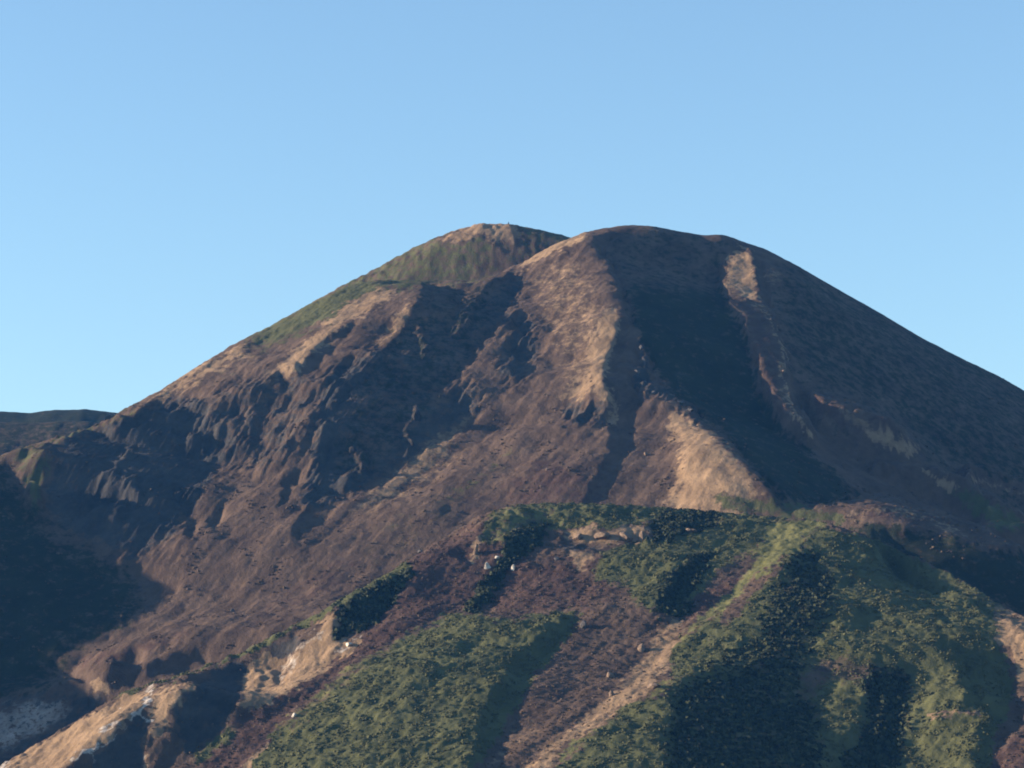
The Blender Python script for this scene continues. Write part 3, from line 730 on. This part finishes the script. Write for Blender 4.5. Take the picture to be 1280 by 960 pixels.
# --- foothills
YF = np.array([(-260, 1580), (0, 1680), (150, 1725), (240, 1750), (350, 1780), (430, 1800), (510, 1830), (600, 1865), (700, 1890), (850, 1900), (1020, 1900), (1130, 1835), (1220, 1765), (1280, 1710), (1540, 1530)], float)
P = []
for u in range(-260, 1541, 80):
    vs = interp(SIL_FRONT, u); yc = interp(YF, u)
    for dv, dy in [(0, 0), (12, -18), (60, -72), (130, -150), (210, -236), (300, -330), (400, -430), (520, -550)]:
        P.append(point(u, vs + dv, yc + dy))
    x, y, z = point(u, vs, yc)
    P.append((x, y + 30, z - 8)); P.append((x, y + 150, z - 75)); P.append((x, y + 400, z - 200))
FRONT = Terrain((-480, 480), (1180, 2040), 1.0, P, SIL_FRONT, D, 12.0)
FRONT.fix_skyline(3)
FRONT.warp = 4.0
FRONT.relief(extra_front, lam=1 / 160.)
FRONT.build('foothill', GM)

# --- dark ridge far behind on the left
def slab(name, us, vs, Y, depth, seed, greens, drop=140):
    xs = np.arange(us[0], us[-1], 3.0)
    top = np.interp(xs, us, vs)
    rows = 40
    n = spectral((rows * 5, len(xs)), 3.0, 8, 60, .8, seed=seed)[::5]
    V = []
    X = np.zeros((rows, len(xs))); Yy = X.copy(); Z = X.copy()
    for j in range(rows):
        t = j / (rows - 1) * 2 - 1          # -1 front foot, 0 crest, 1 back foot
        yy = Y + depth * t
        x, _, z = point(xs, top, Y)
        X[j] = x; Yy[j] = yy; Z[j] = z - drop * (np.sqrt(t * t + .02) - .141) + n[j] * .5 * min(1, abs(t) * 3 + .3)
    me = bpy.data.meshes.new(name)
    me.from_pydata(np.stack([X, Yy, Z], -1).reshape(-1, 3).tolist(), [], [(j * len(xs) + i, j * len(xs) + i + 1, (j + 1) * len(xs) + i + 1, (j + 1) * len(xs) + i) for j in range(rows - 1) for i in range(len(xs) - 1)])
    for p in me.polygons: p.use_smooth = True
    for nm, val in (('cover_a', (greens, 0, 0)), ('cover_b', (0, 0, 1 - greens))):
        a = me.attributes.new(nm, 'FLOAT_VECTOR', 'POINT')
        a.data.foreach_set('vector', np.tile(np.array(val, np.float32), len(me.vertices)))
    me.materials.append(GM)
    o = bpy.data.objects.new(name, me); S.collection.objects.link(o); o['kind'] = 'structure'
    return o
slab('far_ridge', [-500, -100, 0, 20, 40, 60, 75, 90, 110, 130, 170, 260], [530, 520, 515, 516, 517, 514, 513, 513, 512, 515, 519, 560], 3300, 320, 41, .2, 230)

slab('far_slope', [-500, -200, 0, 40, 80, 110, 135, 180, 240], [520, 524, 528, 529, 527, 527, 531, 555, 600], 2860, 260, 42, .4, 200)

# --- steep ridge outside the frame on the left; its shadow fills the corner of the valley
def spur():
    xs = np.arange(-1100, -300, 4.0); ys = np.arange(1500, 2400, 4.0)
    X, Y = np.meshgrid(xs, ys)
    te = math.tan(SUN_EL)
    ok = MAIN.M0ok
    m0 = np.interp(ys, MAIN.ys[ok], MAIN.M0[ok])
    y0, y1 = MAIN.ys[ok].min(), MAIN.ys[ok].max()
    ridge_x = -.119 * 1.0 * ys - 300                      # runs outside the left edge of the view
    crest = m0 - ridge_x * te - np.clip(y0 - ys, 0, None) * .9 - np.clip(ys - y1, 0, None) * .7
    d = X - ridge_x[:, None]
    Z = crest[:, None] - np.sqrt(d * d + 9) * np.where(d > 0, .85, .6) + 1 + spectral(X.shape, 4, 15, 120, 1.2, seed=51) * np.minimum(np.abs(d) / 8, 4)
    me = bpy.data.meshes.new('side_ridge')
    ny, nx = X.shape
    me.from_pydata(np.stack([X, Y, Z], -1).reshape(-1, 3).tolist(), [], [(j * nx + i, j * nx + i + 1, (j + 1) * nx + i + 1, (j + 1) * nx + i) for j in range(ny - 1) for i in range(nx - 1)])
    for p in me.polygons: p.use_smooth = True
    for nm, val in (('cover_a', (.3, 0, 0)), ('cover_b', (0, 0, .7))):
        a = me.attributes.new(nm, 'FLOAT_VECTOR', 'POINT'); a.data.foreach_set('vector', np.tile(np.array(val, np.float32), len(me.vertices)))
    me.materials.append(GM)
    o = bpy.data.objects.new('side_ridge', me); S.collection.objects.link(o); o['kind'] = 'structure'
spur()

# --- ground to the horizon
me = bpy.data.meshes.new('ground'); G_ = 30000
me.from_pydata([(-G_, -G_, -60), (G_, -G_, -60), (G_, G_, -60), (-G_, G_, -60)], [], [(0, 1, 2, 3)])
for nm, val in (('cover_a', (.6, 0, 0)), ('cover_b', (0, 0, .4))):
    a = me.attributes.new(nm, 'FLOAT_VECTOR', 'POINT'); a.data.foreach_set('vector', np.tile(np.array(val, np.float32), 4))
me.materials.append(GM)
o = bpy.data.objects.new('ground', me); S.collection.objects.link(o); o['kind'] = 'structure'

# --- air between the camera and the mountain
def box(name, a, b):
    v = [(x, y, z) for x in (a[0], b[0]) for y in (a[1], b[1]) for z in (a[2], b[2])]
    f = [(0, 1, 3, 2), (4, 6, 7, 5), (0, 4, 5, 1), (2, 3, 7, 6), (0, 2, 6, 4), (1, 5, 7, 3)]
    me = bpy.data.meshes.new(name); me.from_pydata(v, [], f); me.update()
    o = bpy.data.objects.new(name, me); S.collection.objects.link(o); return o
hz = box('haze', (-31000, -31000, -61), (31000, 31000, 760))
hz['kind'] = 'stuff'
m = bpy.data.materials.new('haze'); m.use_nodes = True; m.node_tree.nodes.clear()
pv = m.node_tree.nodes.new('ShaderNodeVolumePrincipled'); mo = m.node_tree.nodes.new('ShaderNodeOutputMaterial')
pv.inputs['Density'].default_value = 2.4e-5
pv.inputs['Color'].default_value = (.09, .37, 1.0, 1)
pv.inputs['Anisotropy'].default_value = 0.1
m.node_tree.links.new(pv.outputs[0], mo.inputs['Volume'])
hz.data.materials.append(m)

# --- low shrubs covering the green slopes: nobody could count them
def shrub_material(name, a, b):
    m = bpy.data.materials.new(name); m.use_nodes = True
    t = m.node_tree; bs = t.nodes['Principled BSDF']; bs.inputs['Roughness'].default_value = .8; bs.inputs['Specular IOR Level'].default_value = .1
    at = t.nodes.new('ShaderNodeAttribute'); at.attribute_name = 'tone'
    x = t.nodes.new('ShaderNodeMix'); x.data_type = 'RGBA'; x.inputs[6].default_value = (*a, 1); x.inputs[7].default_value = (*b, 1)
    t.links.new(at.outputs['Fac'], x.inputs[0]); t.links.new(x.outputs[2], bs.inputs['Base Color'])
    return m

def scatter(name, T, weight, n, size, mat, seed, leaves=9, tone=(0, 1)):
    r = np.random.default_rng(seed)
    vmin = np.minimum.accumulate(T.v, axis=0)
    w = weight(T) * (T.v <= vmin + 6) * (T.u > -30) * (T.u < 1310) * (T.v < 985)
    w = w.ravel(); c = np.cumsum(w); 
    idx = np.searchsorted(c, r.random(n) * c[-1])
    x = T.X.ravel()[idx] + r.uniform(-.5, .5, n) * T.cell; y = T.Y.ravel()[idx] + r.uniform(-.5, .5, n) * T.cell
    z = T.at(x, y)
    rad = size[0] + (size[1] - size[0]) * r.random(n) ** 2.2
    k = leaves
    d = r.standard_normal((n, k, 3)); d /= np.linalg.norm(d, axis=-1, keepdims=True); d[..., 2] = np.abs(d[..., 2])
    cen = np.stack([x, y, z], -1)[:, None] + d * rad[:, None, None] * np.array([1, 1, .38]) * r.uniform(.4, 1, (n, k, 1))
    a = np.cross(d, r.standard_normal((n, k, 3))); a /= np.linalg.norm(a, axis=-1, keepdims=True)
    b = np.cross(d, a) + d * r.uniform(-.5, .5, (n, k, 1))
    s = (rad[:, None, None] * r.uniform(.35, .62, (n, k, 1)))
    q = np.stack([cen - a * s - b * s, cen + a * s - b * s * .8, cen + a * s * .8 + b * s, cen - a * s * .7 + b * s * 1.1], 2).reshape(-1, 3).astype(np.float32)
    me = bpy.data.meshes.new(name); m = n * k
    me.vertices.add(m * 4); me.vertices.foreach_set('co', q.ravel())
    me.loops.add(m * 4); me.loops.foreach_set('vertex_index', np.arange(m * 4, dtype=np.int32))
    me.polygons.add(m); me.polygons.foreach_set('loop_start', np.arange(m, dtype=np.int32) * 4)
    tn = tone[0] + (tone[1] - tone[0]) * np.clip(r.random((n, 1)) * .75 + r.random((n, k)) * .25, 0, 1)
    at = me.attributes.new('tone', 'FLOAT', 'FACE'); at.data.foreach_set('value', tn.ravel().astype(np.float32))
    me.update(); me.materials.append(mat)
    o = bpy.data.objects.new(name, me); S.collection.objects.link(o); o['kind'] = 'stuff'
    return o
GREEN = shrub_material('shrub_green', (.054, .058, .027), (.096, .098, .045))
DARK = shrub_material('shrub_dark', (.010, .015, .009), (.042, .050, .025))
DRY = shrub_material('shrub_dry', (.040, .030, .024), (.110, .082, .058))
scatter('shrub_cover', FRONT, lambda T: np.clip(T.cov[..., 1] * 1.3 - .2, 0, 1) * smooth(-.8, 1.6, spectral(T.X.shape, T.cell, 6, 40, .8, seed=71)), 42000, (.3, 1.15), GREEN, 61, 7, (.1, .9))
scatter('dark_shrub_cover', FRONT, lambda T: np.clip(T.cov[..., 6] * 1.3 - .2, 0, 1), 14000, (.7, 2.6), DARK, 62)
scatter('dry_shrub_cover', FRONT, lambda T: np.clip(T.cov[..., 0] + T.cov[..., 5], 0, 1), 8000, (.3, 1.1), DRY, 63, 6)
scatter('heather_cover', MAIN, lambda T: np.clip(T.cov[..., 0] + T.cov[..., 5] + .4 * T.cov[..., 6], 0, 1) * smooth(430, 620, T.v) * smooth(.2, 2.2, spectral(T.X.shape, T.cell, 8, 90, 1.0, seed=72)), 11000, (.3, 1.5), DRY, 64, 7)

# ------------------------------------------------------------------ rocks
def rock_material(name, a, b):
    m = bpy.data.materials.new(name); m.use_nodes = True
    t = m.node_tree; bs = t.nodes['Principled BSDF']; bs.inputs['Roughness'].default_value = .95; bs.inputs['Specular IOR Level'].default_value = .1
    tc = t.nodes.new('ShaderNodeTexCoord'); n = t.nodes.new('ShaderNodeTexNoise'); n.inputs['Scale'].default_value = .7; n.inputs['Detail'].default_value = 6
    mr = t.nodes.new('ShaderNodeMapRange'); mr.inputs['From Min'].default_value = .3; mr.inputs['From Max'].default_value = .7
    x = t.nodes.new('ShaderNodeMix'); x.data_type = 'RGBA'; x.inputs[6].default_value = (*a, 1); x.inputs[7].default_value = (*b, 1)
    t.links.new(tc.outputs['Object'], n.inputs['Vector']); t.links.new(n.outputs['Fac'], mr.inputs['Value'])
    t.links.new(mr.outputs[0], x.inputs[0]); t.links.new(x.outputs[2], bs.inputs['Base Color'])
    bp = t.nodes.new('ShaderNodeBump'); bp.inputs['Strength'].default_value = .7; bp.inputs['Distance'].default_value = .3
    t.links.new(n.outputs['Fac'], bp.inputs['Height']); t.links.new(bp.outputs[0], bs.inputs['Normal'])
    return m
R_PALE = rock_material('pale_rock', (.28, .25, .21), (.55, .51, .45))
R_TAN = rock_material('tan_rock', (.09, .065, .048), (.21, .155, .115))
R_GREY = rock_material('grey_rock', (.045, .044, .046), (.12, .11, .105))
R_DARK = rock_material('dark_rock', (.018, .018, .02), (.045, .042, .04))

import bmesh
def rock_mesh(name, seed, sx, sy, sz, mat, cuts=9, sub=3):
    """an angular stone: a ball split by random planes, then roughened"""
    r = np.random.default_rng(seed)
    bm = bmesh.new(); bmesh.ops.create_icosphere(bm, subdivisions=sub, radius=1)
    P_ = [(Vector(r.standard_normal(3)).normalized(), r.uniform(.45, .85)) for _ in range(cuts)]
    for v in bm.verts:
        c = v.co.copy()
        for n, d in P_:
            e = c.dot(n) - d
            if e > 0: c = c - n * e * .92
        c = c * (1 + r.normal() * .025)
        v.co = Vector((c.x * sx, c.y * sy, c.z * sz))
    me = bpy.data.meshes.new(name); bm.to_mesh(me); bm.free(); me.materials.append(mat)
    return me

def spot(T, u, v):
    vmin = np.minimum.accumulate(T.v, axis=0)
    d = (T.u - u) ** 2 + (T.v - v) ** 2 + np.where(T.v <= vmin + 1.5, 0, 1e6)
    j, i = np.unravel_index(np.argmin(d), d.shape)
    return T.X[j, i], T.Y[j, i], T.H[j, i]

def thing(name, me, loc, label, cat, group=None, rz=0.0, tilt=0.0):
    o = bpy.data.objects.new(name, me); S.collection.objects.link(o)
    o.location = loc; o.rotation_euler = (tilt, tilt * .6, rz)
    o['label'] = label; o['category'] = cat
    if group: o['group'] = group
    return o

ROCKS = [  # terrain, u, v, width px, height px, material, label
 (FRONT, 610, 706, 8, 9, R_PALE, 'brightest white boulder, right below the dark hollow on the mid slope'),
 (FRONT, 641, 708, 6, 7, R_PALE, 'small white boulder beside the dark bush strip, right of the brightest boulder'),
 (FRONT, 622, 696, 7, 5, R_PALE, 'greyish white stone on the upper rim of the dark hollow'),
 (FRONT, 436, 804, 12, 5, R_PALE, 'long cream slab at the upper end of the orange scar, below the dark bushes'),
 (FRONT, 368, 892, 9, 5, R_PALE, 'lone cream slab at the upper left edge of the lower green hill'),
 (FRONT, 729, 780, 9, 11, R_GREY, 'tall grey stone at the top of the dark shaded gully, beside the green hill'),
 (FRONT, 762, 843, 14, 8, R_TAN, 'pale tan boulder alone in the middle of the brown lower slope'),
 (FRONT, 801, 807, 9, 14, R_TAN, 'upright tan rock beside the orange scree streak'),
 (FRONT, 766, 866, 7, 9, R_TAN, 'small tan stone below the boulder in the brown lower slope'),
 (FRONT, 818, 856, 20, 8, R_TAN, 'long tan ledge rock on the scree right below the green ridge'),
 (FRONT, 803, 669, 9, 16, R_TAN, 'square tan pillar rock at the right end of the plateau cliff'),
 (FRONT, 783, 668, 22, 13, R_TAN, 'broad tan rock face next to the pillar of the plateau cliff'),
 (FRONT, 752, 668, 24, 9, R_TAN, 'low tan rock band in the middle of the plateau cliff'),
 (FRONT, 724, 670, 15, 8, R_TAN, 'small tan rock at the left end of the plateau cliff'),
 (FRONT, 696, 697, 8, 6, R_GREY, 'lilac grey stone on the brown patch below the plateau cliff'),
 (FRONT, 595, 686, 7, 16, R_TAN, 'narrow orange rock face at the corner below the left end of the plateau'),
 (FRONT, 863, 662, 16, 6, R_TAN, 'low reddish rock among green shrubs right of the plateau cliff'),
 (MAIN, 683, 586, 4, 4, R_TAN, 'tiny pale stone on the brown slope above the plateau'),
 (MAIN, 807, 567, 6, 5, R_TAN, 'small pale stone above the tan spur, right of the dark ravine'),
 (MAIN, 291, 763, 6, 6, R_GREY, 'light grey stone on the lower left brown slope'),
 (MAIN, 984, 447, 5, 5, R_TAN, 'pale stone on the bend of the light gully line on the right flank'),
 (MAIN, 527, 688, 8, 5, R_GREY, 'grey stone above the dark green bushes on the rim'),
]
for k, (T, u, v, w, h, m, lab) in enumerate(ROCKS):
    x, y, z = spot(T, u, v + h * .35)
    px = y / F
    me = rock_mesh('boulder', 300 + k, w * px * .58, w * px * .5, h * px * .72, m)
    thing('boulder', me, (x, y, z + h * px * .05), lab, 'boulder', rz=k * 1.3, tilt=.1)

# crags standing out of the cliffs
RIB = 'crags on the rib beside the dark gully'; BUT = 'buttresses of the shaded cliff'; GUL = 'stones along the light gully line'
CRAGS = [
 (801, 432, 5, 10, R_GREY, RIB, 'narrow grey crag at the very top of the rocky rib left of the dark gully'),
 (805, 449, 6, 9, R_GREY, RIB, 'grey crag second from the top of the rocky rib left of the dark gully'),
 (798, 463, 10, 10, R_GREY, RIB, 'broad grey crag where the rocky rib kinks leftmost'),
 (807, 476, 8, 9, R_GREY, RIB, 'grey crag just below the kink of the rocky rib'),
 (816, 488, 8, 8, R_GREY, RIB, 'grey crag at the lower corner of the rocky rib, where it turns right'),
 (838, 493, 8, 7, R_GREY, RIB, 'low grey crag on the flat right run of the rocky rib'),
 (851, 501, 7, 8, R_GREY, RIB, 'grey crag just above the head of the tan spur'),
 (862, 511, 8, 6, R_GREY, RIB, 'lowest and rightmost crag of the rocky rib, touching the tan spur'),
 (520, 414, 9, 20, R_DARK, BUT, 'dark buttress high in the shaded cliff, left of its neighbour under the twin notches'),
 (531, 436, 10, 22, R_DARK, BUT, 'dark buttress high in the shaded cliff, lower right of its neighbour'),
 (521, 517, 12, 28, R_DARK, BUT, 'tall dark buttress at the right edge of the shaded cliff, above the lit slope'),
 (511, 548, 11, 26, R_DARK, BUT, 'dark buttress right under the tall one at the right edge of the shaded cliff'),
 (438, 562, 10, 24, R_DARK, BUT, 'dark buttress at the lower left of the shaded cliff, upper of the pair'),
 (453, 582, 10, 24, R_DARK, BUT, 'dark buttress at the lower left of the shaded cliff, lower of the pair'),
 (963, 399, 3, 4, R_TAN, GUL, 'tiny tan stone on the light gully line just below the bare summit patch'),
 (979, 463, 4, 5, R_TAN, GUL, 'tiny tan stone halfway down the light gully line of the right flank'),
 (993, 516, 4, 4, R_TAN, GUL, 'tiny tan stone on the lower third of the light gully line'),
 (1006, 538, 5, 5, R_TAN, GUL, 'tan stone at the bottom end of the light gully line'),
]
for kk_, (u, v, w, h, m, grp, lab) in enumerate(CRAGS):
    x, y, z = spot(MAIN, u, v + h * .3)
    px = y / F
    me = rock_mesh('crag', 500 + kk_, w * px * .62, w * px * .8, h * px * .6, m, cuts=12)
    thing('crag' if w > 5 or grp == RIB else 'stone', me, (x, y + w * px * (.6 if grp == BUT else .25), z - h * px * .08), lab, 'crag' if w > 5 or grp == RIB else 'stone', grp, rz=kk_ * .9, tilt=-.12)

# cairn on the left summit
x, y, z = spot(BACK, 636, 281)
bm = bmesh.new()
r_ = np.random.default_rng(9)
for i in range(26):
    t = i / 25
    rad = 1.5 * (1 - t) ** .8
    b_ = bmesh.ops.create_icosphere(bm, subdivisions=1, radius=.55 * (1 - .35 * t))
    a_ = r_.uniform(0, 6.28)
    off = Vector((math.cos(a_) * rad * r_.uniform(.2, 1), math.sin(a_) * rad * r_.uniform(.2, 1), t * 3.2))
    for v_ in b_['verts']: v_.co = Vector((v_.co.x * r_.uniform(.85, 1.15), v_.co.y, v_.co.z * .7)) + off
me = bpy.data.meshes.new('cairn'); bm.to_mesh(me); bm.free(); me.materials.append(R_DARK)
thing('cairn', me, (x, y, z - .3), 'small dark pile of stones on the skyline of the left summit', 'cairn')
